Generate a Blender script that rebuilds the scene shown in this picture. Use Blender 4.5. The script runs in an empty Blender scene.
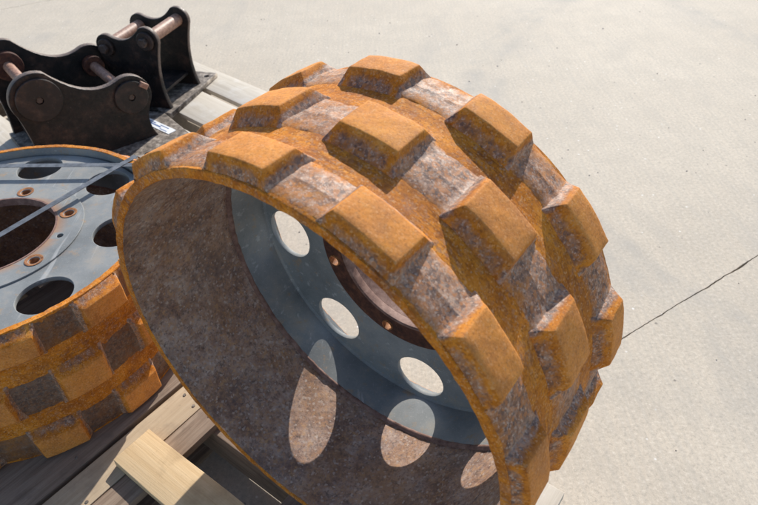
import bpy, bmesh, math, random
from mathutils import Vector, Matrix, noise
R_ = math.radians
sc = bpy.context.scene
col = sc.collection

# ------------------------------------------------------------------ camera
cam_d = bpy.data.cameras.new('camera')
cam = bpy.data.objects.new('camera', cam_d); col.objects.link(cam)
CAM_H = 1.28
cam.matrix_world = (Matrix.Translation((0, 0, CAM_H)) @ Matrix.Rotation(R_(90 - 39.882), 4, 'X')
                    @ Matrix.Rotation(-0.041, 4, 'Z'))
cam_d.sensor_width = 36.0
cam_d.lens = 619.38 / 758 * 36.0
cam_d.clip_start = 0.02; cam_d.clip_end = 500
cam_d.dof.use_dof = True; cam_d.dof.focus_distance = 1.12; cam_d.dof.aperture_fstop = 8.0
sc.camera = cam

# ------------------------------------------------------------------ light
SUN_AZ, SUN_EL = 70.5, 30.5
w = bpy.data.worlds.new('World'); sc.world = w; w.use_nodes = True
nt = w.node_tree
bg = nt.nodes['Background']
sky = nt.nodes.new('ShaderNodeTexSky'); sky.sky_type = 'NISHITA'; sky.sun_disc = False
sky.sun_elevation = R_(SUN_EL); sky.sun_rotation = R_(90 - SUN_AZ)
nt.links.new(sky.outputs[0], bg.inputs[0]); bg.inputs[1].default_value = 0.15
sl = bpy.data.lights.new('sun', 'SUN'); sl.energy = 5.0; sl.angle = R_(0.53); sl.color = (1.0, 0.955, 0.88)
sun = bpy.data.objects.new('sun', sl); col.objects.link(sun)
sv = Vector((math.cos(R_(SUN_EL)) * math.cos(R_(SUN_AZ)), math.cos(R_(SUN_EL)) * math.sin(R_(SUN_AZ)), math.sin(R_(SUN_EL))))
sun.rotation_euler = sv.to_track_quat('Z', 'Y').to_euler(); sun.location = sv * 8
vs = sc.view_settings
vs.view_transform = 'Standard'; vs.look = 'None'; vs.gamma = 1.0; vs.use_curve_mapping = False
vs.exposure = 0.30
sc.render.resolution_x = 1024; sc.render.resolution_y = 682

# ------------------------------------------------------------------ node helpers
class NB:
    def __init__(s, name):
        s.m = bpy.data.materials.new(name); s.m.use_nodes = True
        s.t = s.m.node_tree; s.b = s.t.nodes['Principled BSDF']
        s.geo = s.n('ShaderNodeNewGeometry'); s.P = s.geo.outputs['Position']
    def n(s, k): return s.t.nodes.new(k)
    def set(s, sock, val):
        if isinstance(val, bpy.types.NodeSocket): s.t.links.new(val, sock)
        else:
            if hasattr(sock.default_value, '__len__') and len(sock.default_value) == 4 and len(val) == 3: val = (*val, 1)
            sock.default_value = val
    def obj(s): return s.n('ShaderNodeTexCoord').outputs['Object']
    def scale(s, vec, sc_):
        m = s.n('ShaderNodeMapping'); s.set(m.inputs['Vector'], vec); m.inputs['Scale'].default_value = sc_
        return m.outputs[0]
    def noise(s, scale, detail=4, rough=.55, vec=None, dist=0.0):
        n = s.n('ShaderNodeTexNoise'); s.set(n.inputs['Vector'], vec or s.P)
        n.inputs['Scale'].default_value = scale; n.inputs['Detail'].default_value = detail
        n.inputs['Roughness'].default_value = rough; n.inputs['Distortion'].default_value = dist
        return n.outputs[0]
    def voro(s, scale, vec=None, feature='F1', out='Distance'):
        n = s.n('ShaderNodeTexVoronoi'); s.set(n.inputs['Vector'], vec or s.P); n.feature = feature
        n.inputs['Scale'].default_value = scale
        return n.outputs[out]
    def cells(s, scale, vec=None):
        n = s.n('ShaderNodeTexVoronoi'); s.set(n.inputs['Vector'], vec or s.P); n.inputs['Scale'].default_value = scale
        p = s.n('ShaderNodeSeparateColor'); s.set(p.inputs[0], n.outputs['Color']); return p.outputs
    def ramp(s, fac, stops, interp='LINEAR'):
        r = s.n('ShaderNodeValToRGB'); cr = r.color_ramp; cr.interpolation = interp
        while len(cr.elements) < len(stops): cr.elements.new(0.5)
        for e, (p, c) in zip(cr.elements, stops):
            e.position = p
            e.color = (c, c, c, 1) if not hasattr(c, '__len__') else (*c, 1)
        s.set(r.inputs[0], fac); return r.outputs[0]
    def mix(s, fac, a, b, mode='MIX'):
        m = s.n('ShaderNodeMix'); m.data_type = 'RGBA'; m.blend_type = mode
        s.set(m.inputs[0], fac); s.set(m.inputs[6], a); s.set(m.inputs[7], b); return m.outputs[2]
    def math(s, op, a, b=None, c=None, clamp=False):
        m = s.n('ShaderNodeMath'); m.operation = op; m.use_clamp = clamp
        s.set(m.inputs[0], a)
        if b is not None: s.set(m.inputs[1], b)
        if c is not None: s.set(m.inputs[2], c)
        return m.outputs[0]
    def attr(s, name):
        a = s.n('ShaderNodeAttribute'); a.attribute_name = name; return a.outputs['Fac']
    def bump(s, h, strength=.3, dist=.001):
        b = s.n('ShaderNodeBump'); b.inputs['Strength'].default_value = strength; b.inputs['Distance'].default_value = dist
        s.set(b.inputs['Height'], h); s.t.links.new(b.outputs[0], s.b.inputs['Normal'])
    def done(s, colr, rough=.7, metal=0.0, spec=.5):
        s.set(s.b.inputs['Base Color'], colr); s.set(s.b.inputs['Roughness'], rough); s.set(s.b.inputs['Metallic'], metal)
        s.b.inputs['Specular IOR Level'].default_value = spec
        return s.m

def rust_layers(k, streaks=False):
    """orange rust and bare mottled scale, both as colours"""
    big = k.noise(9, 5, .65); mid = k.noise(48, 6, .7); fine = k.noise(260, 4, .8)
    gr = k.cells(430); gr2 = k.cells(210)
    f = k.math('ADD', k.math('MULTIPLY', big, .40), k.math('ADD', k.math('MULTIPLY', mid, .36), k.math('MULTIPLY', fine, .24)))
    o = k.ramp(f, [(.34, (.16, .040, .006)), (.42, (.36, .108, .009)), (.49, (.54, .180, .015)), (.57, (.66, .255, .032)), (.68, (.73, .37, .11))])
    if streaks:     # rain and scrape marks running round the drum
        ob = k.obj(); sp = k.n('ShaderNodeSeparateXYZ'); k.set(sp.inputs[0], ob)
        ang = k.math('ARCTAN2', sp.outputs[1], sp.outputs[0])
        cb = k.n('ShaderNodeCombineXYZ'); k.set(cb.inputs[0], k.math('MULTIPLY', ang, .06)); k.set(cb.inputs[1], sp.outputs[2])
        streak = k.noise(120, 5, .75, cb.outputs[0], .3)
        sel = k.ramp(k.noise(6, 4, .6), [(.45, 0), (.60, 1)])
        o = k.mix(k.math('MULTIPLY', k.ramp(streak, [(.46, 0), (.60, .7)]), sel), o, (.15, .045, .016))
        o = k.mix(k.math('MULTIPLY', k.ramp(gr2[2], [(.7, 0), (.9, .4)]), sel), o, (.30, .20, .16))
    blot = k.noise(30, 6, .75)
    o = k.mix(k.ramp(blot, [(.56, 0), (.69, .65)]), o, (.22, .065, .018))
    o = k.mix(k.ramp(k.noise(13, 6, .7), [(.52, 0), (.66, .6)]), o, (.25, .095, .035))
    o = k.mix(k.ramp(gr[0], [(.70, 0), (.95, .5)]), o, (.19, .060, .014))
    o = k.mix(k.ramp(gr[1], [(.78, 0), (.99, .35)]), o, (.74, .47, .24))
    # scale: brownish violet with orange pits, dark pits, pale rubbed spots
    g1 = k.noise(75, 6, .75); g2 = k.noise(210, 5, .8); g3 = k.noise(26, 4, .6)
    g = k.ramp(g1, [(.34, (.08, .036, .024)), (.44, (.19, .092, .055)), (.52, (.29, .155, .095)), (.60, (.38, .235, .16)), (.72, (.50, .36, .27))])
    g = k.mix(k.ramp(g2, [(.53, 0), (.60, .85)]), g, (.44, .165, .045))
    g = k.mix(k.ramp(g2, [(.38, .9), (.46, 0)]), g, (.09, .058, .05))
    g = k.mix(k.ramp(g3, [(.56, 0), (.72, .4)]), g, (.30, .21, .165))
    g = k.mix(k.ramp(gr2[0], [(.60, 0), (.76, .7)]), g, (.42, .155, .04))
    g = k.mix(k.ramp(gr2[1], [(.72, 0), (.86, .7)]), g, (.10, .06, .05))
    g = k.mix(k.ramp(gr[2], [(.78, 0), (.96, .5)]), g, (.60, .45, .35))
    return o, g, mid, fine, g1, g2

def m_tread(name, bias=0.0, darker=0.0, streaks=False):
    k = NB(name)
    o, g, mid, fine, g1, g2 = rust_layers(k, streaks)
    wear = k.attr('wear'); pale = k.attr('pale')
    edge = k.noise(60, 5, .7)
    f = k.math('ADD', wear, k.math('ADD', k.math('MULTIPLY', k.math('SUBTRACT', edge, .5), .9), k.math('MULTIPLY', k.math('SUBTRACT', g2, .5), .9)))
    f = k.math('ADD', f, k.math('MULTIPLY', k.math('SUBTRACT', k.noise(20, 4, .6), .5), .9))
    f = k.ramp(k.math('ADD', f, bias), [(.30, 0), (.72, 1)])
    c = k.mix(f, o, g)
    top = k.mix(k.ramp(fine, [(.35, .35), (.65, .75)]), o, (.74, .335, .115))     # flat of a lug, painted paler to stand for sun glare
    c = k.mix(k.math('MULTIPLY', k.attr('top'), .7), c, top)
    pf = k.math('MULTIPLY', k.math('MULTIPLY', pale, .65), k.ramp(k.noise(170, 6, .8), [(.40, 0), (.62, 1)]))
    c = k.mix(pf, c, (.64, .51, .40))
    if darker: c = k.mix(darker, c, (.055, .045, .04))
    h = k.math('ADD', k.math('MULTIPLY', g1, .6), k.math('ADD', k.math('MULTIPLY', g2, .4), k.math('MULTIPLY', fine, .35)))
    k.bump(h, .45, .0018)
    r = k.mix(f, k.ramp(mid, [(.3, .68), (.7, .85)]), k.ramp(g1, [(.35, .70), (.65, .52)]))
    m = k.done(c, r, 0, .3)
    k.set(k.b.inputs['Specular IOR Level'], k.mix(f, (.16, .16, .16), (.38, .38, .38)))
    return m

def m_inner():
    k = NB('inner_rust_scale')
    a = k.noise(18, 7, .75); b = k.noise(75, 6, .8); c_ = k.noise(260, 4, .8); d = k.noise(6, 5, .65)
    c = k.ramp(a, [(.30, (.12, .062, .045)), (.42, (.25, .145, .105)), (.51, (.34, .225, .175)), (.60, (.41, .305, .255)), (.72, (.54, .40, .32))])
    c = k.mix(k.ramp(b, [(.53, 0), (.63, .7)]), c, (.50, .28, .125))
    c = k.mix(k.ramp(b, [(.36, .9), (.47, 0)]), c, (.11, .075, .062))
    c = k.mix(k.ramp(d, [(.48, 0), (.64, .5)]), c, (.36, .19, .09))
    c = k.mix(k.ramp(k.noise(11, 6, .72), [(.50, 0), (.64, .6)]), c, (.15, .105, .095))
    c = k.mix(k.ramp(c_, [(.62, 0), (.70, .6)]), c, (.60, .49, .40))
    ce = k.cells(240)
    c = k.mix(k.ramp(ce[0], [(.70, 0), (.9, .35)]), c, (.42, .22, .10))
    c = k.mix(k.ramp(ce[1], [(.72, 0), (.92, .4)]), c, (.11, .075, .062))
    c = k.mix(k.ramp(ce[2], [(.86, 0), (.98, .4)]), c, (.58, .50, .44))
    k.bump(k.math('ADD', b, k.math('MULTIPLY', c_, .5)), .5, .002)
    return k.done(c, .72, 0, .35)

def m_paint():
    k = NB('grey_paint_weathered')
    a = k.noise(7, 6, .65); b = k.noise(34, 6, .7); c_ = k.noise(300, 4, .75); e = k.noise(14, 5, .7)
    c = k.ramp(a, [(.3, (.155, .166, .168)), (.5, (.225, .236, .236)), (.7, (.32, .326, .318))])
    c = k.mix(k.ramp(e, [(.52, 0), (.68, .55)]), c, (.30, .255, .20))          # dried mud film
    c = k.mix(k.ramp(b, [(.58, 0), (.70, .65)]), c, (.36, .23, .12))          # rust bleeding
    c = k.mix(k.ramp(c_, [(.57, 0), (.70, .45)]), c, (.44, .43, .41))
    c = k.mix(k.ramp(k.noise(110, 5, .8), [(.60, 0), (.70, .6)]), c, (.17, .16, .15))
    sc_ = k.noise(60, 3, .6, k.scale(k.P, (1, .06, 1)))
    c = k.mix(k.ramp(sc_, [(.62, 0), (.70, .35)]), c, (.56, .56, .55))        # scratches
    c = k.mix(k.ramp(k.attr('wear'), [(.4, 0), (.9, .9)]), c, (.36, .16, .05))
    k.bump(k.math('ADD', b, k.math('MULTIPLY', c_, .4)), .25, .0012)
    return k.done(c, k.ramp(b, [(.3, .5), (.7, .75)]), 0, .35)

def m_simple_rust(name, stops, rough=.7, scale=60):
    k = NB(name)
    a = k.noise(scale, 6, .7); c = k.ramp(a, stops)
    k.bump(k.noise(scale * 4, 4, .7), .35, .001)
    return k.done(c, rough, 0, .4)

def m_black():
    k = NB('black_paint_oily')
    a = k.noise(22, 5, .65); b = k.noise(120, 4, .7)
    c = k.ramp(a, [(.36, (.004, .004, .004)), (.50, (.010, .008, .008)), (.60, (.030, .018, .014)), (.70, (.060, .036, .027))])
    c = k.mix(k.ramp(b, [(.60, 0), (.74, .5)]), c, (.05, .028, .02))
    c = k.mix(k.math('MULTIPLY', k.attr('wear'), k.ramp(b, [(.35, .3), (.6, 1)])), c, (.22, .155, .125))
    c = k.mix(k.ramp(k.noise(60, 5, .75), [(.60, 0), (.70, .5)]), c, (.095, .075, .065))
    k.bump(k.math('ADD', b, a), .4, .0015)
    return k.done(c, k.ramp(b, [(.35, .42), (.65, .75)]), 0, .4)

def m_wood(name, stops, knots=True, stain=(.1, .08, .06)):
    k = NB(name)
    oi = k.n('ShaderNodeObjectInfo').outputs['Random']
    v = k.obj()
    comb = k.n('ShaderNodeCombineXYZ'); k.set(comb.inputs[0], k.math('MULTIPLY', oi, 31.0)); k.set(comb.inputs[1], k.math('MULTIPLY', oi, 17.0))
    va = k.n('ShaderNodeVectorMath'); va.operation = 'ADD'; k.set(va.inputs[0], v); k.set(va.inputs[1], comb.outputs[0])
    v = va.outputs[0]
    g = k.noise(55, 5, .6, k.scale(v, (.05, 1, 1)), 1.2)
    f = k.noise(300, 4, .7, k.scale(v, (.04, 1, 1)))
    c = k.ramp(k.math('ADD', k.math('MULTIPLY', g, .7), k.math('MULTIPLY', f, .3)), stops)
    c = k.mix(k.ramp(k.noise(14, 4, .6, v), [(.52, 0), (.70, .6)]), c, stain)
    c = k.mix(k.ramp(k.noise(150, 4, .8, v), [(.60, 0), (.72, .5)]), c, stain)
    k.bump(k.math('ADD', g, f), .4, .0012)
    return k.done(c, .8, 0, .3)

def m_concrete():
    k = NB('concrete')
    a = k.noise(1.1, 5, .6); b = k.noise(7, 6, .65); f = k.noise(95, 6, .82); ff = k.noise(420, 2, .6)
    c = k.ramp(a, [(.30, (.485, .417, .330)), (.5, (.525, .455, .362)), (.7, (.555, .484, .388))])
    c = k.mix(k.ramp(b, [(.40, .4), (.58, 0)]), c, (.42, .37, .30))
    c = k.mix(k.ramp(f, [(.38, .8), (.49, 0)]), c, (.36, .32, .265))
    c = k.mix(k.ramp(f, [(.53, 0), (.66, .75)]), c, (.66, .60, .51))
    c = k.mix(k.ramp(ff, [(.60, 0), (.72, .45)]), c, (.66, .63, .57))
    # broom lines across the slab
    mp = k.n('ShaderNodeMapping'); k.set(mp.inputs[0], k.P); mp.inputs['Rotation'].default_value = (0, 0, R_(31)); mp.inputs['Scale'].default_value = (1, .04, 1)
    br = k.noise(90, 3, .6, mp.outputs[0])
    c = k.mix(k.ramp(br, [(.40, .28), (.55, 0)]), c, (.41, .375, .32))
    # old oily smudges (bluish grey), stretched
    mp2 = k.n('ShaderNodeMapping'); k.set(mp2.inputs[0], k.P); mp2.inputs['Rotation'].default_value = (0, 0, R_(38)); mp2.inputs['Scale'].default_value = (1, .5, 1)
    st = k.noise(2.3, 5, .62, mp2.outputs[0], .6)
    c = k.mix(k.ramp(st, [(.55, 0), (.72, .42)]), c, (.36, .335, .30))
    # rubber mark of a turning tyre, and a broad scuff crossing the joint
    for (cx, cy, rad, wd, amt) in ((2.33, 2.40, 1.88, .11, .55), (2.46, 2.40, 1.88, .05, .4), (-.3, -1.1, 2.35, .16, .45), (6.0, 4.4, 4.2, .10, .5)):
        dn = k.n('ShaderNodeVectorMath'); dn.operation = 'DISTANCE'; k.set(dn.inputs[0], k.P); dn.inputs[1].default_value = (cx, cy, 0)
        wob = k.math('MULTIPLY', k.math('SUBTRACT', k.noise(2.5, 3, .5), .5), .16)
        e_ = k.math('ABSOLUTE', k.math('SUBTRACT', k.math('ADD', dn.outputs['Value'], wob), rad))
        mk = k.ramp(k.math('DIVIDE', e_, wd), [(.1, 1), (1.0, 0)])
        mk = k.math('MULTIPLY', mk, k.ramp(k.noise(3.2, 6, .7), [(.40, 0), (.62, 1)]))
        c = k.mix(k.math('MULTIPLY', mk, amt), c, (.30, .29, .27))
    # small dark and pale grit in the face of the slab
    vd = k.voro(38); vc = k.n('ShaderNodeTexVoronoi'); k.set(vc.inputs['Vector'], k.P); vc.inputs['Scale'].default_value = 38
    sep = k.n('ShaderNodeSeparateColor'); k.set(sep.inputs[0], vc.outputs['Color'])
    sel_d = k.math('GREATER_THAN', sep.outputs[0], .93); sel_l = k.math('GREATER_THAN', sep.outputs[1], .92)
    dot = k.ramp(vd, [(.10, 1), (.17, 0)])
    c = k.mix(k.math('MULTIPLY', dot, k.math('MULTIPLY', sel_d, .75)), c, (.16, .145, .13))
    c = k.mix(k.math('MULTIPLY', dot, k.math('MULTIPLY', sel_l, .7)), c, (.78, .76, .72))
    k.bump(k.math('ADD', f, k.math('MULTIPLY', br, .5)), .35, .0015)
    return k.done(c, .82, 0, .3)

M = {}
M['tread'] = m_tread('tread_rust')
M['tread_dark'] = m_tread('tread_rust_shaded', 0, .6)  # same steel as the tread, pads darkened in colour for the flat wheel's shade
M['drum'] = m_tread('drum_rust', 0, 0, True)
M['inner'] = m_inner()
M['paint'] = m_paint()
M['hub'] = m_simple_rust('hub_rust', [(.3, (.025, .010, .008)), (.5, (.075, .026, .016)), (.7, (.16, .06, .03))])
M['bore'] = m_simple_rust('bore_rust', [(.3, (.10, .05, .04)), (.5, (.20, .11, .085)), (.7, (.30, .19, .15))])
M['bolt'] = m_simple_rust('bolt_rust', [(.3, (.10, .035, .015)), (.5, (.30, .12, .04)), (.7, (.42, .22, .10))], .7, 120)
M['black'] = m_black()
M['pin'] = m_simple_rust('pin_steel', [(.3, (.15, .075, .055)), (.5, (.32, .175, .12)), (.7, (.45, .28, .20))], .5, 90)
M['dusty'] = m_simple_rust('dusty_steel', [(.36, (.05, .04, .034)), (.5, (.16, .13, .105)), (.62, (.36, .31, .26))], .7, 34)
M['pine'] = m_wood('new_pine', [(.25, (.42, .27, .135)), (.45, (.58, .415, .235)), (.7, (.66, .505, .315))], stain=(.36, .25, .14))
M['oldwood'] = m_wood('weathered_board', [(.25, (.12, .085, .06)), (.45, (.23, .165, .12)), (.7, (.36, .28, .21))], stain=(.13, .095, .075))
M['midwood'] = m_wood('tan_board', [(.25, (.28, .20, .125)), (.45, (.43, .325, .215)), (.7, (.54, .43, .30))], stain=(.25, .19, .14))
M['greywood'] = m_wood('pale_dusty_board', [(.25, (.36, .31, .25)), (.45, (.49, .44, .365)), (.7, (.57, .52, .45))], stain=(.60, .575, .535))
M['concrete'] = m_concrete()
k = NB('joint_dirt'); M['dirt'] = k.done(k.ramp(k.noise(120, 4, .7), [(.3, (.035, .028, .022)), (.7, (.10, .08, .06))]), .95)
k = NB('steel_strap'); M['strap'] = k.done(k.ramp(k.noise(60, 3, .6), [(.3, (.09, .094, .10)), (.7, (.20, .205, .215))]), .42, .45)
k = NB('tag_white'); M['tag'] = k.done((.78, .80, .82), .45)
k = NB('tag_blue'); M['tagblue'] = k.done((.10, .17, .36), .5)
k = NB('grit'); M['grit'] = k.done(k.ramp(k.noise(30, 2, .5), [(.4, (.14, .12, .10)), (.6, (.55, .51, .45))]), .9)

# ------------------------------------------------------------------ object helpers
def link(name, me, mats, parent=None):
    o = bpy.data.objects.new(name, me); col.objects.link(o)
    for m in (mats if isinstance(mats, (list, tuple)) else [mats]):
        if m.name not in [x.name for x in me.materials if x]: me.materials.append(m)
    if parent is not None: o.parent = parent
    return o
def from_bm(name, bm, mats, parent=None, smooth=None):
    me = bpy.data.meshes.new(name); bm.normal_update(); bm.to_mesh(me); bm.free()
    if smooth is not None:
        me.polygons.foreach_set('use_smooth', [True] * len(me.polygons))
        me.set_sharp_from_angle(angle=R_(smooth))
    return link(name, me, mats, parent)
def empty(name, label, cat, mw=None, group=None):
    o = bpy.data.objects.new(name, None); col.objects.link(o); o.empty_display_size = .1
    if mw is not None: o.matrix_world = mw
    tag(o, label, cat, group); return o
def tag(o, label, cat, group=None):
    o['label'] = label; o['category'] = cat
    if group: o['group'] = group
    return o
def vattr(me, name, fn):
    a = me.attributes.new(name, 'FLOAT', 'POINT')
    a.data.foreach_set('value', [fn(v.co) for v in me.vertices])
def box_bm(sx, sy, sz, bev=0.0, seg=2, cuts=0):
    bm = bmesh.new(); bmesh.ops.create_cube(bm, size=1)
    for v in bm.verts: v.co = Vector((v.co.x * sx, v.co.y * sy, v.co.z * sz))
    if bev: bmesh.ops.bevel(bm, geom=bm.edges[:], offset=bev, segments=seg, affect='EDGES', profile=.6)
    return bm
def lathe(bm, prof, seg, mats, a0=0.0):
    """closed profile of (r, z); mats: material index for each profile edge"""
    rings = []
    for i in range(seg):
        t = a0 + 2 * math.pi * i / seg; c, s = math.cos(t), math.sin(t)
        rings.append([bm.verts.new((r * c, r * s, z)) for r, z in prof])
    n = len(prof)
    for i in range(seg):
        A, B = rings[i], rings[(i + 1) % seg]
        for j in range(n):
            f = bm.faces.new((A[j], B[j], B[(j + 1) % n], A[(j + 1) % n])); f.material_index = mats[j]
def curve_plate(splines, extr, bevel=0.0):
    """flat plate with holes from closed 2D outlines, as a mesh centred on z"""
    cu = bpy.data.curves.new('outline', 'CURVE'); cu.dimensions = '2D'; cu.fill_mode = 'BOTH'
    cu.extrude = max(extr / 2 - bevel, 1e-5); cu.bevel_depth = bevel; cu.bevel_resolution = 1; cu.offset = -bevel
    for pts in splines:
        sp = cu.splines.new('POLY'); sp.points.add(len(pts) - 1)
        for p, q in zip(sp.points, pts): p.co = (q[0], q[1], 0, 1)
        sp.use_cyclic_u = True
    o = bpy.data.objects.new('outline', cu); col.objects.link(o)
    dg = bpy.context.evaluated_depsgraph_get(); dg.update()
    me = bpy.data.meshes.new_from_object(o.evaluated_get(dg))
    bpy.data.objects.remove(o); bpy.data.curves.remove(cu)
    return me
def circ(cx, cy, r, n=48, ry=None, rot=0.0):
    out = []
    for i in range(n):
        t = 2 * math.pi * i / n; x, y = r * math.cos(t), (ry or r) * math.sin(t)
        out.append((cx + x * math.cos(rot) - y * math.sin(rot), cy + x * math.sin(rot) + y * math.cos(rot)))
    return out
def fnoise(p, f, amp): return noise.noise(Vector(p) * f) * amp

# ------------------------------------------------------------------ the ground: concrete slabs with open joints
rng = random.Random(5)
JD = Vector((.857, .515)); JN = Vector((-.515, .857))
def joint_line(off, amp, seed):
    r = random.Random(seed); pts = []; t = -14.0
    while t <= 14.0:
        near = abs(t - 1.2) < 3
        p = JD * t + JN * (off + noise.noise(Vector((t * 7, seed, 0))) * amp + noise.noise(Vector((t * 45, seed, 3))) * amp * .45)
        pts.append(p); t += .008 if near else .05
    return pts
def slab(off_lo, off_hi, seed_lo, seed_hi, gap):
    bm = bmesh.new()
    lo = joint_line(off_lo, .004, seed_lo) if seed_lo else [JD * -14 + JN * off_lo, JD * 14 + JN * off_lo]
    hi = joint_line(off_hi, .004, seed_hi) if seed_hi else [JD * -14 + JN * off_hi, JD * 14 + JN * off_hi]
    r = random.Random(int(off_hi * 100))
    if seed_lo: lo = [p + JN * (gap * .5 + max(0, noise.noise(Vector((i * .15, off_lo, 9)))) * .004) for i, p in enumerate(lo)]
    if seed_hi: hi = [p - JN * (gap * .5 + max(0, noise.noise(Vector((i * .13, off_hi, 2)))) * .004) for i, p in enumerate(hi)]
    vs_ = [bm.verts.new((p.x, p.y, 0)) for p in lo + hi[::-1]]
    f = bm.faces.new(vs_)
    ret = bmesh.ops.extrude_face_region(bm, geom=[f])
    for e in ret['geom']:
        if isinstance(e, bmesh.types.BMVert): e.co.z = -.03
    bmesh.ops.recalc_face_normals(bm, faces=bm.faces[:])
    bmesh.ops.triangulate(bm, faces=[f_ for f_ in bm.faces if len(f_.verts) > 4])
    o = from_bm('pavement_slab', bm, M['concrete']); o['kind'] = 'structure'; return o
slab(-14, .629, 0, 3, .0026); slab(.629, 4.75, 3, 8, .0030); slab(4.75, 18, 8, 0, .0030)
bm = bmesh.new(); bmesh.ops.create_grid(bm, x_segments=1, y_segments=1, size=120)
for v in bm.verts: v.co.z = -.026
g = from_bm('ground', bm, M['dirt']); g['kind'] = 'structure'

# grit lying on the slabs
bm = bmesh.new()
for i in range(150):
    x = rng.uniform(-1.5, 1.8); y = rng.uniform(.5, 3.8); s = rng.choice((.0015, .002, .0025, .0035))
    if -.6 < x < .4 and y < 1.3: continue
    mt = Matrix.Translation((x, y, s * .4)) @ Matrix.Rotation(rng.uniform(0, 6), 4, 'Z') @ Matrix.Diagonal((s * 1.3, s, s * .7, 1))
    bmesh.ops.create_icosphere(bm, subdivisions=1, radius=1, matrix=mt)
g = from_bm('gravel', bm, M['grit']); g['kind'] = 'stuff'; tag(g, 'scattered tiny grit lying on the pale concrete', 'gravel')

# ------------------------------------------------------------------ wheels
S = .36
RI, RO, RP, RL, WID = .9606, 1.0, 1.0065, 1.060, .96
ROWS = [((0.006, .236), (.028, .178)), ((.334, .618), (.390, .562)), ((.728, .954), (.784, .914))]   # lug base z range, lug top z range
PADZ = [(.006, .222), (.346, .604), (.742, .954)]
NL = 13; STEP = 2 * math.pi / NL

def cylp(r, th, z): return Vector((r * math.cos(th) * S, r * math.sin(th) * S, z * S))

def make_lug(row, th, seed):
    (b0, b1), (t0, t1) = ROWS[row]
    bm = bmesh.new()
    D = math.pi / 180
    r = random.Random(seed)
    sk = r.uniform(-.25, .25) * D
    j = lambda a: r.uniform(-a, a)
    lv = [(.985, 8.7, b0, b1), (1.002, 8.5, b0 + .002, b1 - .002),
          (RP + .0155, 7.75, b0 * .55 + t0 * .45, b1 * .55 + t1 * .45), (RL, 6.5, t0, t1)]
    nth, nz = 6, 3
    rings = []
    for li, (rr, hw, z0, z1) in enumerate(lv):
        hw *= D; ring = []
        c = [(j(.25) * D, j(.003)) for _ in range(4)]
        pts = []
        for i in range(nth): pts.append((-1 + 2 * i / nth, 0))
        for i in range(nz): pts.append((1, i / nz))
        for i in range(nth): pts.append((1 - 2 * i / nth, 1))
        for i in range(nz): pts.append((-1, 1 - i / nz))
        for (u, q) in pts:
            ring.append(bm.verts.new(cylp(rr + (j(.0012) if li == 3 else 0), th + u * hw + sk * (q - .5) * 2, z0 + (z1 - z0) * q)))
        rings.append(ring)
    n = len(rings[0])
    for a, b in zip(rings[:-1], rings[1:]):
        for i in range(n): bm.faces.new((a[i], a[(i + 1) % n], b[(i + 1) % n], b[i]))
    # top grid
    rr, hw, z0, z1 = lv[-1]; hw *= D
    top = rings[-1]
    gridv = {}
    for i in range(nth + 1):
        for q in range(nz + 1):
            if q == 0: v = top[i]
            elif i == nth: v = top[nth + q]
            elif q == nz: v = top[nth + nz + (nth - i)]
            elif i == 0: v = top[(2 * nth + nz + (nz - q)) % n]
            else: v = bm.verts.new(cylp(rr + .0015 + j(.001), th + (-1 + 2 * i / nth) * hw + sk * (q / nz - .5) * 2, z0 + (z1 - z0) * q / nz))
            gridv[i, q] = v
    for i in range(nth):
        for q in range(nz): bm.faces.new((gridv[i, q], gridv[i + 1, q], gridv[i + 1, q + 1], gridv[i, q + 1]))
    bmesh.ops.recalc_face_normals(bm, faces=bm.faces[:])
    sharp = [e for e in bm.edges if len(e.link_faces) == 2 and e.calc_face_angle() > R_(24)]
    bmesh.ops.bevel(bm, geom=sharp, offset=.0017, segments=2, affect='EDGES', profile=.5)
    bmesh.ops.triangulate(bm, faces=bm.faces[:])
    bmesh.ops.subdivide_edges(bm, edges=[e for e in bm.edges if e.calc_length() > .012], cuts=1, use_grid_fill=True)
    for v in bm.verts:
        d = fnoise(v.co + Vector((seed, 0, 0)), 40, .0008) + fnoise(v.co + Vector((0, seed, 0)), 160, .0003)
        v.co += Vector((v.co.x, v.co.y, 0)).normalized() * d + Vector((0, 0, fnoise(v.co + Vector((0, 0, seed)), 50, .0008)))
    me = bpy.data.meshes.new('lug'); bm.normal_update(); bm.to_mesh(me); bm.free()
    me.polygons.foreach_set('use_smooth', [True] * len(me.polygons)); me.set_sharp_from_angle(angle=R_(32))
    st = lambda a, b, x: max(0, min(1, (x - a) / (b - a)))
    def info(co):
        rr = math.hypot(co.x, co.y) / S; z = co.z / S
        dt = (math.atan2(co.y, co.x) - th + math.pi) % (2 * math.pi) - math.pi
        return rr, abs(dt) / D, z, dt / D
    def wear(co):
        rr, a, z, _ = info(co)
        end = st(6.9, 7.6, a) * st(RL - .004, RL - .016, rr) * .95
        if rr > RL - .005: return end * .5
        band = st(RL - .006, RL - .034, rr) * st(7.4, 5.0, a)
        return max(end, band * .66)
    def top_(co):
        rr, a, z, _ = info(co); return st(RL - .006, RL - .001, rr)
    def pale(co):
        rr, a, z, d = info(co); return st(7.2, 8.2, a) * st(RP + .03, RP + .004, rr) * .85 * (1 if d > 0 else .55)
    vattr(me, 'wear', wear); vattr(me, 'top', top_); vattr(me, 'pale', pale)
    return me

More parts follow.
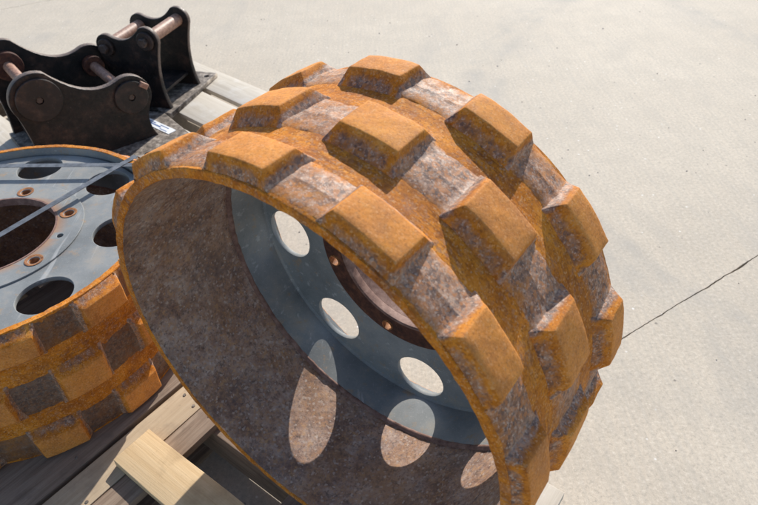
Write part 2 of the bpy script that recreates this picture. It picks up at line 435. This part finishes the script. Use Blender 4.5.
def make_pad(row, th, seed):
    b0, b1 = PADZ[row]
    D = math.pi / 180
    bm = bmesh.new(); r = random.Random(seed)
    half = (STEP / 2 - 7.4 * D)
    cz = [0, .06, .27, .465, .49, .51, .535, .74, .94, 1]; nth = 12
    rise = [-.009, -.002, .0005, .001, .0022, .0022, .001, .0005, -.002, -.009]
    G = []
    for i in range(nth + 1):
        u = -1 + 2 * i / nth; row_ = []
        for q, h in zip(cz, rise):
            fil = .012 * max(0, abs(u) - .80) / .20      # weld fillet against the lug ends
            rr = RP - .002 + h + fil
            row_.append(bm.verts.new(cylp(rr, th + u * half, b0 + (b1 - b0) * q)))
        G.append(row_)
    base = [[bm.verts.new(cylp(.985, th + (-1 + 2 * i / nth) * half, z)) for i in range(nth + 1)] for z in (b0 - (.004 if row else 0), b1 + .004)]
    for i in range(nth):
        for q in range(len(cz) - 1): bm.faces.new((G[i][q], G[i + 1][q], G[i + 1][q + 1], G[i][q + 1]))
        bm.faces.new((base[0][i], base[0][i + 1], G[i + 1][0], G[i][0]))
        bm.faces.new((G[i][-1], G[i + 1][-1], base[1][i + 1], base[1][i]))
    bmesh.ops.recalc_face_normals(bm, faces=bm.faces[:])
    for v in bm.verts:
        d = fnoise(v.co + Vector((seed, 0, 0)), 55, .0016) + fnoise(v.co + Vector((0, seed, 0)), 150, .0008)
        v.co += Vector((v.co.x, v.co.y, 0)).normalized() * d
        v.co.z += fnoise(v.co + Vector((0, 0, seed)), 60, .0012)
    c = cylp(1, th, 0)
    f0 = max(bm.faces, key=lambda f: f.calc_center_median().length)
    if f0.normal.dot(Vector((c.x, c.y, 0))) < 0: bmesh.ops.reverse_faces(bm, faces=bm.faces[:])
    me = bpy.data.meshes.new('pad'); bm.normal_update(); bm.to_mesh(me); bm.free()
    me.polygons.foreach_set('use_smooth', [True] * len(me.polygons)); me.set_sharp_from_angle(angle=R_(40))
    mid = (b0 + b1) / 2; seam_w = r.choice((.9, .9, .5, .1))
    patch = r.uniform(-.3, .8); wl = r.uniform(.46, .92)
    def pale(co):
        z = co.z / S; dt = ((math.atan2(co.y, co.x) - th + math.pi) % (2 * math.pi) - math.pi) / half
        s_ = max(0, 1 - abs(z - mid) / .007) * seam_w
        e = max(0, (abs(dt) - .55) / .4) * (.75 if dt > 0 else .5)
        b = max(0, patch * (.55 if z > mid else .2))
        return min(1, max(s_, e, b))
    def wear(co):
        q = (co.z / S - b0) / (b1 - b0); return wl * min(1, .45 + max(0, min(q, 1 - q)) / .25)
    vattr(me, 'wear', wear); vattr(me, 'pale', pale); vattr(me, 'top', lambda co: 0.0)
    return me

# drum: deep rim at z=0, shallow rim at z=WID
def make_drum():
    bm = bmesh.new()
    prof = [(RI, .004), (RI + .004, 0), (RO - .003, 0), (RO, .004)]
    zs = [.06, .232, .26, .292, .322, .352, .48, .612, .64, .672, .702, .732, .85, WID - .004]
    dz = {.26: -.003, .292: -.004, .322: -.003, .64: -.003, .672: -.004, .702: -.003}
    prof += [(RO + dz.get(z, 0), z) for z in zs]
    prof += [(RO - .003, WID), (RI + .004, WID), (RI, WID - .004)]
    inn = [.92, .80, .66, .52, .38, .26, .16, .09, .05]
    prof += [(RI + (.004 if z < .08 else 0), z) for z in inn]
    n = len(prof); mats = []
    for jx in range(n):
        a, b = prof[jx], prof[(jx + 1) % n]
        mats.append((2 if min(a[1], b[1]) > .79 else 1) if (a[0] < RI + .0045 and b[0] < RI + .0045 and .004 < a[1] < WID - .003) else 0)
    lathe(bm, [(r * S, z * S) for r, z in prof], 220, mats)
    bmesh.ops.recalc_face_normals(bm, faces=bm.faces[:])
    for v in bm.verts:
        d = fnoise(v.co, 28, .0010) + fnoise(v.co, 120, .0006)
        rim = v.co.z < .01 * S or v.co.z > (WID - .01) * S
        v.co += Vector((v.co.x, v.co.y, 0)).normalized() * d
        if rim: v.co.z += fnoise(v.co, 90, .0012) + fnoise(v.co, 300, .0007)
    me = bpy.data.meshes.new('drum'); bm.normal_update(); bm.to_mesh(me); bm.free()
    me.polygons.foreach_set('use_smooth', [True] * len(me.polygons)); me.set_sharp_from_angle(angle=R_(35))
    def wear(co):
        z = co.z / S
        return .05 + .22 * (.5 + noise.noise(co * 9))
    vattr(me, 'wear', wear); vattr(me, 'pale', lambda co: 0.0); vattr(me, 'top', lambda co: 0.0)
    return me
DRUM = make_drum()

RC, RB, RH = .380, .458, .772
ZF = WID - .055          # shallow-side face of the disc
TH = .028
def disc_parts(hole0, bolt0):
    holes = [circ(RH * S * math.cos(hole0 + i * math.pi / 4), RH * S * math.sin(hole0 + i * math.pi / 4), .140 * S, 40, .152 * S, hole0 + i * math.pi / 4) for i in range(8)]
    bolts = [circ(RB * S * math.cos(bolt0 + i * math.pi / 3), RB * S * math.sin(bolt0 + i * math.pi / 3), .031 * S, 24) for i in range(6)]
    small = [circ(.445 * S * math.cos(bolt0 - math.pi / 6 + i * math.pi), .445 * S * math.sin(bolt0 - math.pi / 6 + i * math.pi), .019 * S, 20) for i in range(2)]
    hub = circ(0, 0, RC * S, 72)
    disc = curve_plate([circ(0, 0, .942 * S, 128), hub] + holes + bolts + small, TH * S, .0012)
    boss = curve_plate([circ(0, 0, .510 * S, 96), circ(0, 0, (RC + .001) * S, 72)] + bolts, .010 * S, .0008)
    plate = curve_plate([circ(0, 0, .548 * S, 96), circ(0, 0, (RC + .001) * S, 72)] + bolts + small, .010 * S, .0008)
    return disc, plate, boss

def build_wheel(name, label, mw, ph_a, hole0, bolt0, seed, group, padmat):
    root = empty(name, label, 'steel wheel', mw, group)
    drum = link('drum', DRUM, [M['drum'], M['inner'], M['paint']], root)
    r = random.Random(seed)
    for row in range(3):
        ph = ph_a + (STEP / 2 if row == 1 else 0)
        for i in range(NL):
            th = ph + i * STEP + r.uniform(-.006, .006)
            link('lug', make_lug(row, th, seed * 100 + row * 20 + i), M['tread'], root)
            link('pad', make_pad(row, ph + (i + .5) * STEP, seed * 77 + row * 20 + i), padmat, root)
    d, p, hp = disc_parts(hole0, bolt0)
    zc = ZF - TH / 2
    for v in d.vertices: v.co.z += zc * S
    d.polygons.foreach_set('use_smooth', [True] * len(d.polygons)); d.set_sharp_from_angle(angle=R_(30))
    def dw(co):
        rr = math.hypot(co.x, co.y) / S
        return max(0, 1 - abs(rr - RC) / .02) * .8
    vattr(d, 'wear', dw)
    disc = link('disc', d, M['paint'], root)
    # flange: the dished rim of the disc, welded to the drum
    bm = bmesh.new()
    zi = ZF - TH
    prof = [(RI + .002, .640), (RI + .002, .668), (.957, .70), (.953, .80), (.948, ZF - .012), (.941, ZF - .001), (.905, ZF - .001)]
    prof = [(RI + .002, .645), (.946, .652), (.941, .70), (.937, .80), (.933, zi - .012), (.927, zi - .003), (.917, zi + .004),
            (.917, zi + .012), (.938, zi + .012), (RI + .002, zi)]
    lathe(bm, [(a * S, b * S) for a, b in prof], 160, [0] * len(prof))
    bmesh.ops.recalc_face_normals(bm, faces=bm.faces[:])
    fl = from_bm('flange', bm, M['paint'], disc, 28)
    vattr(fl.data, 'wear', lambda co: max(0, 1 - (co.z / S - .645) / .010) * .8)
    bm = bmesh.new()
    lathe(bm, [((RI + .003) * S, .630 * S), (.951 * S, .633 * S), (.944 * S, .643 * S), (.944 * S, .652 * S), (.952 * S, .660 * S), ((RI + .003) * S, .660 * S)], 260, [0] * 6)
    bmesh.ops.recalc_face_normals(bm, faces=bm.faces[:])
    for v in bm.verts:
        a_ = math.atan2(v.co.y, v.co.x)
        v.co += Vector((v.co.x, v.co.y, 0)).normalized() * (fnoise(v.co, 130, .0012)) ; v.co.z += math.sin(a_ * 130) * .0006 + fnoise(v.co, 60, .0012)
    from_bm('weld_bead', bm, M['bore'], disc, 50)
    # raised hub plates on both faces
    for v in p.vertices: v.co.z += (ZF + .005) * S
    for v in hp.vertices: v.co.z += (zi - .005) * S
    vattr(p, 'wear', lambda co: max(0, 1 - abs(math.hypot(co.x, co.y) / S - RC) / .016))
    link('hub_plate', p, M['paint'], disc); link('hub_boss', hp, M['hub'], disc)
    # bore: rusty wall of the centre hole
    bm = bmesh.new(); lathe(bm, [(RC * S, (zi - .012) * S), ((RC + .012) * S, (zi - .012) * S), ((RC + .012) * S, (ZF + .0125) * S), (RC * S, (ZF + .0125) * S), ((RC - .004) * S, (ZF + .006) * S), ((RC - .004) * S, (zi - .008) * S)], 96, [0] * 6)
    bmesh.ops.recalc_face_normals(bm, faces=bm.faces[:]); from_bm('hub_bore', bm, M['bore'], disc, 40)
    # rusty countersunk seats of the bolt holes
    bm = bmesh.new(); lathe(bm, [(.0325 * S, -.056 * S), (.052 * S, .0015 * S), (.052 * S, .0035 * S), (.047 * S, .0042 * S), (.034 * S, .000), (.028 * S, -.010 * S), (.028 * S, -.056 * S)], 32, [0] * 7)
    bmesh.ops.recalc_face_normals(bm, faces=bm.faces[:])
    me = bpy.data.meshes.new('bolt_seat'); bm.normal_update(); bm.to_mesh(me); bm.free()
    me.polygons.foreach_set('use_smooth', [True] * len(me.polygons)); me.set_sharp_from_angle(angle=R_(40))
    for i in range(6):
        o = link('bolt_seat', me, M['bolt'], disc); a = bolt0 + i * math.pi / 3
        o.location = (RB * S * math.cos(a), RB * S * math.sin(a), (ZF + .010) * S)
    return root

# upright wheel: local z runs from the open deep side into the wheel
az = -2.2090
n = Vector((math.cos(az), math.sin(az), 0)); e1 = Vector((0, 0, 1)).cross(n); e2 = n.cross(e1)
Bc = Vector((-.4059 * S, 1.5991 * S, -2.0392 * S + CAM_H))
mw = Matrix.Translation(Bc) @ Matrix((e1, -e2, -n)).transposed().to_4x4()
GRP = 'rusty steel compaction wheels'
wheel_up = build_wheel('compaction_wheel', 'rusty lugged steel wheel standing upright on its tread, open hollow side showing',
            mw, -R_(65.5), -R_(-127.0), -R_(-102.5), 3, GRP, M['tread'])
# wheel lying flat
Lc = Vector((-2.3565 * S, 3.0082 * S, -2.2042 * S + CAM_H - WID * S))
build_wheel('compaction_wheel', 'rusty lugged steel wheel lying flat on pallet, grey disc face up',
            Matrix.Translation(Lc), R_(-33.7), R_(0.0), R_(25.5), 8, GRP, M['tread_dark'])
# centre sleeve on the far side of the upright wheel, seen through its hub hole
bm = bmesh.new()
lathe(bm, [(RC * S, (ZF + .0135) * S), ((RC + .03) * S, (ZF + .0135) * S), ((RC + .03) * S, 1.0 * S), (RC * S, 1.0 * S)], 96, [0] * 4)
bmesh.ops.recalc_face_normals(bm, faces=bm.faces[:]); from_bm('hub_sleeve', bm, M['bore'], wheel_up, 40)

# ------------------------------------------------------------------ pallets
def board(name, parent, frame, x0, x1, y0, y1, z0, z1, mat, seed, tilt=0.0):
    """plank with its length along local x of the object"""
    lx, ly = x1 - x0, y1 - y0
    lng = max(lx, ly); wid = min(lx, ly); th = z1 - z0
    bm = box_bm(lng, wid, th, .0018, 2)
    es = [e for e in bm.edges if abs((e.verts[0].co - e.verts[1].co).normalized().x) > .9]
    bmesh.ops.subdivide_edges(bm, edges=es, cuts=10)
    r = random.Random(seed)
    for v in bm.verts:
        v.co.y += fnoise(v.co + Vector((seed, 0, 0)), 6, .0022) + fnoise(v.co + Vector((seed, 5, 0)), 50, .0006)
        v.co.z += min(0, fnoise(v.co + Vector((0, seed, 0)), 12, .0012))
        if abs(v.co.x) > lng / 2 - .003: v.co.x += fnoise(v.co + Vector((0, 0, seed)), 60, .002)
    o = from_bm(name, bm, mat, None, 40)
    loc = Vector(((x0 + x1) / 2, (y0 + y1) / 2, (z0 + z1) / 2))
    lm = Matrix.Translation(loc) @ Matrix.Rotation((math.pi / 2 if ly > lx else 0) + tilt, 4, 'Z')
    if parent is not None: o.parent = parent; o.matrix_local = lm
    else: o.matrix_world = frame @ lm
    return o
def nail_heads(parent, spots, mat):
    for (x, y, z) in spots:
        bm = bmesh.new(); bmesh.ops.create_cone(bm, cap_ends=True, segments=10, radius1=.0038, radius2=.0034, depth=.0016)
        o = from_bm('nail', bm, mat, parent); o.location = (x, y, z)

fA = Matrix.Rotation(R_(-38), 4, 'Z')
pA = empty('pallet', 'weathered brown timber pallet carrying the two rusty wheels', 'pallet', fA, 'timber pallets')
ZA = .1405
for i, (x0, x1) in enumerate([(-.245, -.11), (-.545, -.405), (-.928, -.849), (-1.075, -.940), (-1.30, -1.16), (-1.52, -1.38), (-1.74, -1.60), (-.846, -.787)]):  # last narrow board: dark wood painting the shaded strip beside the tan one
    board('deck_board', pA, fA, x0, x1, -.33, .695 + (i % 3) * .004, ZA - .019, ZA, M['midwood'] if i == 2 else (M['greywood'] if i == 0 else M['oldwood']), 11 + i)
for i, y in enumerate((-.31, .395, .645)):
    board('stringer', pA, fA, -1.745, -.115, y, y + .038, .0195, ZA - .0195, M['oldwood'], 31 + i)
for i, (x0, x1) in enumerate([(-.255, -.12), (-.96, -.83), (-1.735, -1.60)]):
    board('bottom_board', pA, fA, x0, x1, -.33, .69, .0005, .019, M['oldwood'], 41 + i)
nail_heads(pA, [(-.865, .41, ZA + .0004), (-.905, .418, ZA + .0004), (-.815, .412, ZA + .0004), (-.86, .135, ZA + .0004), (-1.0, .41, ZA + .0004), (-1.05, .405, ZA + .0004), (-.19, .655, ZA + .0004), (-.15, .640, ZA + .0004), (-.965, .18, ZA + .0004), (-1.03, .172, ZA + .0004), (-.955, .645, ZA), (-1.04, .16, ZA + .0004)], M['dusty'])
b = board('plank', None, fA, -.880, -.20, .217, .307, ZA + .0008, ZA + .0225, M['pine'], 61)
tag(b, 'pale new pine plank laid across the pallet boards beside the flat wheel', 'plank', 'loose pine planks')
b = board('plank', None, fA, -.66, -.28, .47, .60, ZA + .0008, ZA + .0232, M['pine'], 62)
tag(b, 'short pine plank wedged under the tread of the upright wheel', 'plank', 'loose pine planks')

fB = Matrix.Rotation(R_(-43.5), 4, 'Z')
pB = empty('pallet', 'pale dusty timber pallet carrying the two black steel brackets', 'pallet', fB, 'timber pallets')
ZB = .155
for i, (y0, y1) in enumerate([(1.312, 1.452), (1.112, 1.284), (.905, 1.046), (.70, .84), (.50, .64)]):
    board('deck_board', pB, fB, -3.05, -1.82 - (i % 2) * .01, y0, y1, ZB - .02, ZB, M['greywood'], 71 + i)
for i, x in enumerate((-3.0, -2.44, -1.88)):
    board('stringer', pB, fB, x, x + .04, .50, 1.45, .021, ZB - .0205, M['oldwood'], 81 + i)
for i, (y0, y1) in enumerate([(1.33, 1.44), (.93, 1.04), (.51, .63)]):
    board('bottom_board', pB, fB, -3.04, -1.83, y0, y1, .0005, .0205, M['oldwood'], 91 + i)

# ------------------------------------------------------------------ brackets
def arc(cx, cy, r, a0, a1, n):
    return [(cx + r * math.cos(R_(a0 + (a1 - a0) * i / n)), cy + r * math.sin(R_(a0 + (a1 - a0) * i / n))) for i in range(n + 1)]
def bez(p0, p1, p2, n):
    return [tuple((1 - t) ** 2 * a + 2 * t * (1 - t) * b + t * t * c for a, b, c in zip(p0, p1, p2)) for t in [i / n for i in range(1, n)]]
def ear_mesh(L, Rr, footl, footr, th):
    (lu, lh, lr), (ru, rh, rr) = L, Rr
    pl_ = arc(lu, lh, lr, 205, 62, 14); pr_ = arc(ru, rh, rr, 118, -25, 14)
    sag = min(pl_[-1][1], pr_[0][1]) - .035
    mid = ((pl_[-1][0] + pr_[0][0]) / 2, sag)
    pts = [(footl, 0)] + bez((footl, 0), (footl + .012, lh * .45), pl_[0], 8) + pl_ + bez(pl_[-1], mid, pr_[0], 10) + pr_ + bez(pr_[-1], (footr - .035, rh * .4), (footr, 0), 8) + [(footr, 0)]
    me = curve_plate([pts], th, .003)
    me.polygons.foreach_set('use_smooth', [True] * len(me.polygons)); me.set_sharp_from_angle(angle=R_(35))
    # worn outline edge
    vattr(me, 'wear', lambda co: .75 if abs(co.z) < th / 2 - .0012 and co.y > .12 else .0)
    return me
def cyl(name, parent, r, z0, z1, mat, loc, seg=32, bev=.002, wear=None, n_hex=None):
    bm = bmesh.new(); sg = n_hex or seg
    prof = [(.0005, z0), (r - bev, z0), (r, z0 + bev), (r, z1 - bev), (r - bev, z1), (.0005, z1)]
    lathe(bm, prof, sg, [0] * 6); bmesh.ops.recalc_face_normals(bm, faces=bm.faces[:])
    o = from_bm(name, bm, mat, parent, 30)
    vattr(o.data, 'wear', lambda co: wear or 0.0)
    o.location = loc; return o
def ring(name, parent, r0, r1, z0, z1, mat, loc, wear=.3):
    bm = bmesh.new(); b = .002
    lathe(bm, [(r0, z0), (r1 - b, z0), (r1, z0 + b), (r1, z1 - b), (r1 - b, z1), (r0, z1)], 40, [0] * 6)
    bmesh.ops.recalc_face_normals(bm, faces=bm.faces[:]); o = from_bm(name, bm, mat, parent, 30)
    vattr(o.data, 'wear', lambda co: wear); o.location = loc; return o

# local frame of a bracket: x along the ears, y up, z towards the near ear's outer side (away from the far ear)
def bracket_frame(org, ang):
    x = Vector((math.cos(R_(ang)), math.sin(R_(ang)), 0)); y = Vector((0, 0, 1)); z = x.cross(y)
    return Matrix.Translation(org) @ Matrix((x, y, z)).transposed().to_4x4()

# large bracket
fr = bracket_frame((-1.057, 1.845, ZB + .0205), 38)
br = empty('mounting_bracket', 'large black steel bracket with round bosses and cross pins behind the flat wheel', 'bracket', fr, 'black steel brackets')
L, Rr = (0, .250, .086), (.279, .168, .074)
E1 = ear_mesh(L, Rr, -.070, .335, .028)
for z in (-.014, -.394):
    o = link('ear_plate', E1, M['black'], br); o.location = (0, 0, z)
for (u, h, r_), cap in ((L, .070), (Rr, .058)):
    cyl('pin', br, .0185, -.375, -.020, M['pin'], (u, h, 0))
    ring('collar', br, .0187, r_ - .036, -.380, -.350, M['hub'], (u, h, 0), .6)
    ring('collar', br, .0187, r_ - .036, -.058, -.028, M['hub'], (u, h, 0), .6)
    w_ = ring('washer', br, .012, cap, -.0005, .010, M['black'], (u, h, 0), .07)
    cyl('bolt', br, .012, .001, .006, M['black'], (u, h, 0), n_hex=6, wear=.5)
# keeper tab on the right washer
bm = box_bm(.030, .018, .016, .002); o = from_bm('keeper', bm, M['pin'], br, 30); o.location = (Rr[0] + .050, Rr[1] + .030, .009); o.rotation_euler = (0, 0, R_(-40))
# web between the ears and gusset on the near ear
bm = box_bm(.20, .012, .36, .002); o = from_bm('web', bm, M['black'], br, 30); o.location = (.16, .055, -.204); o.rotation_euler = (0, 0, R_(-8))
vattr(o.data, 'wear', lambda co: 0.0)
bm = box_bm(.014, .17, .352, .002); o = from_bm('web', bm, M['black'], br, 30); o.location = (-.03, .086, -.204); vattr(o.data, 'wear', lambda co: 0.0)
# base plate with drilled holes
pts = [(-.085, -.15), (.425, -.15), (.425, .15), (.405, .40), (-.085, .40)]
me = curve_plate([pts, circ(.246, -.108, .014, 24), circ(.376, -.086, .014, 24)], .020, .002)
me.transform(Matrix.Rotation(R_(-90), 4, 'X'))
o = link('base_plate', me, M['dusty'], br); o.location = (0, -.0101, 0)

# small bracket
fr = bracket_frame((-.822, 2.262, ZB + .0205), -17)
bs = empty('mounting_bracket', 'small black steel bracket with two cross pins at the far edge of its pallet', 'bracket', fr, 'black steel brackets')
L, Rr = (-.178, .235, .046), (0, .270, .048)
E2 = ear_mesh(L, Rr, -.205, .030, .020)
for z in (-.01, -.235):
    o = link('ear_plate', E2, M['black'], bs); o.location = (0, 0, z)
for (u, h, r_) in (L, Rr):
    cyl('pin', bs, .0235, -.228, -.012, M['pin'], (u, h, 0))
    for z0, z1 in ((.0005, .012), (-.257, -.2455)):
        ring('washer', bs, .010, r_ - .014, z0, z1, M['black'], (u, h, 0), .12)
    cyl('bolt', bs, .017, .0125, .032, M['black'], (u, h, 0), n_hex=6, wear=.35)
    cyl('bolt', bs, .017, -.278, -.2575, M['black'], (u, h, 0), n_hex=6, wear=.35)
bm = box_bm(.17, .012, .205, .002); o = from_bm('web', bm, M['black'], bs, 30); o.location = (-.09, .05, -.1225); vattr(o.data, 'wear', lambda co: 0.0)
me = curve_plate([[(-.25, -.035), (.050, -.035), (.050, .350), (-.25, .350)], circ(.020, .310, .011, 20)], .020, .002)
me.transform(Matrix.Rotation(R_(-90), 4, 'X'))
o = link('base_plate', me, M['dusty'], bs); o.location = (0, -.0101, 0)

# ------------------------------------------------------------------ tag lying by the bracket
ctr = Vector((-.8395, 2.1695, 0)) * .981; ctr.z = ZB + .0215
t = empty('tag', 'narrow white paper tag with blue print lying beside the large bracket', 'tag', Matrix.Translation(ctr) @ Matrix.Rotation(R_(-40), 4, 'Z'))
bm = box_bm(.205, .036, .0012, .0003, 1); o = from_bm('card', bm, M['tag'], t); 
for i, (x, y, l_, h_) in enumerate([(-.045, .007, .075, .004), (-.02, -.002, .11, .006), (.045, .008, .05, .003), (.06, -.010, .04, .003)]):
    bm = box_bm(l_, h_, .0004); o = from_bm('print_line', bm, M['tagblue'], t); o.location = (x, y, .0010)

# ------------------------------------------------------------------ steel straps over the flat wheel
def strap(p, q, label, lift):
    p, q = Vector(p), Vector(q); d = (q - p).normalized()
    # chord of the rim circle (radius RL) through p and q
    bq = p.dot(d); disc_ = bq * bq - (p.dot(p) - 1.068 ** 2); s_ = math.sqrt(disc_)
    A, B = p + d * (-bq - s_), p + d * (-bq + s_)
    top = Lc.z + WID * S + .0012 + lift
    path = [Vector((A.x, A.y, 0)) * S + Vector((Lc.x, Lc.y, Lc.z + .02)), Vector((A.x, A.y, 0)) * S + Vector((Lc.x, Lc.y, top - .012))]
    m = 14
    for i in range(m + 1):
        t = i / m; P = A.lerp(B, .012 + .976 * t)
        path.append(Vector((P.x * S + Lc.x, P.y * S + Lc.y, top + .002 * math.sin(math.pi * t))))
    path += [Vector((B.x, B.y, 0)) * S + Vector((Lc.x, Lc.y, top - .012)), Vector((B.x, B.y, 0)) * S + Vector((Lc.x, Lc.y, Lc.z + .02))]
    side = Vector((-d.y, d.x, 0)) * .008
    bm = bmesh.new(); prev = None
    for i, P in enumerate(path):
        a = path[max(0, i - 1)]; b_ = path[min(len(path) - 1, i + 1)]
        tn = (b_ - a).normalized(); nn = side.normalized().cross(tn).normalized() * .0005
        vs_ = [bm.verts.new(P + side + nn), bm.verts.new(P - side + nn), bm.verts.new(P - side - nn), bm.verts.new(P + side - nn)]
        if prev:
            for k_ in range(4): bm.faces.new((prev[k_], prev[(k_ + 1) % 4], vs_[(k_ + 1) % 4], vs_[k_]))
        else: bm.faces.new(vs_)
        prev = vs_
    bm.faces.new(prev[::-1]); bmesh.ops.recalc_face_normals(bm, faces=bm.faces[:])
    o = from_bm('strap', bm, M['strap']); tag(o, label, 'strap', 'steel straps over the flat wheel')
strap((.681, .761), (.126, -.086), 'thin grey steel strap crossing the hub hole of the flat wheel', .0015)
strap((.701, .664), (-.230, .714), 'thin grey steel strap crossing the flat wheel disc near its bracket-side rim', .0)
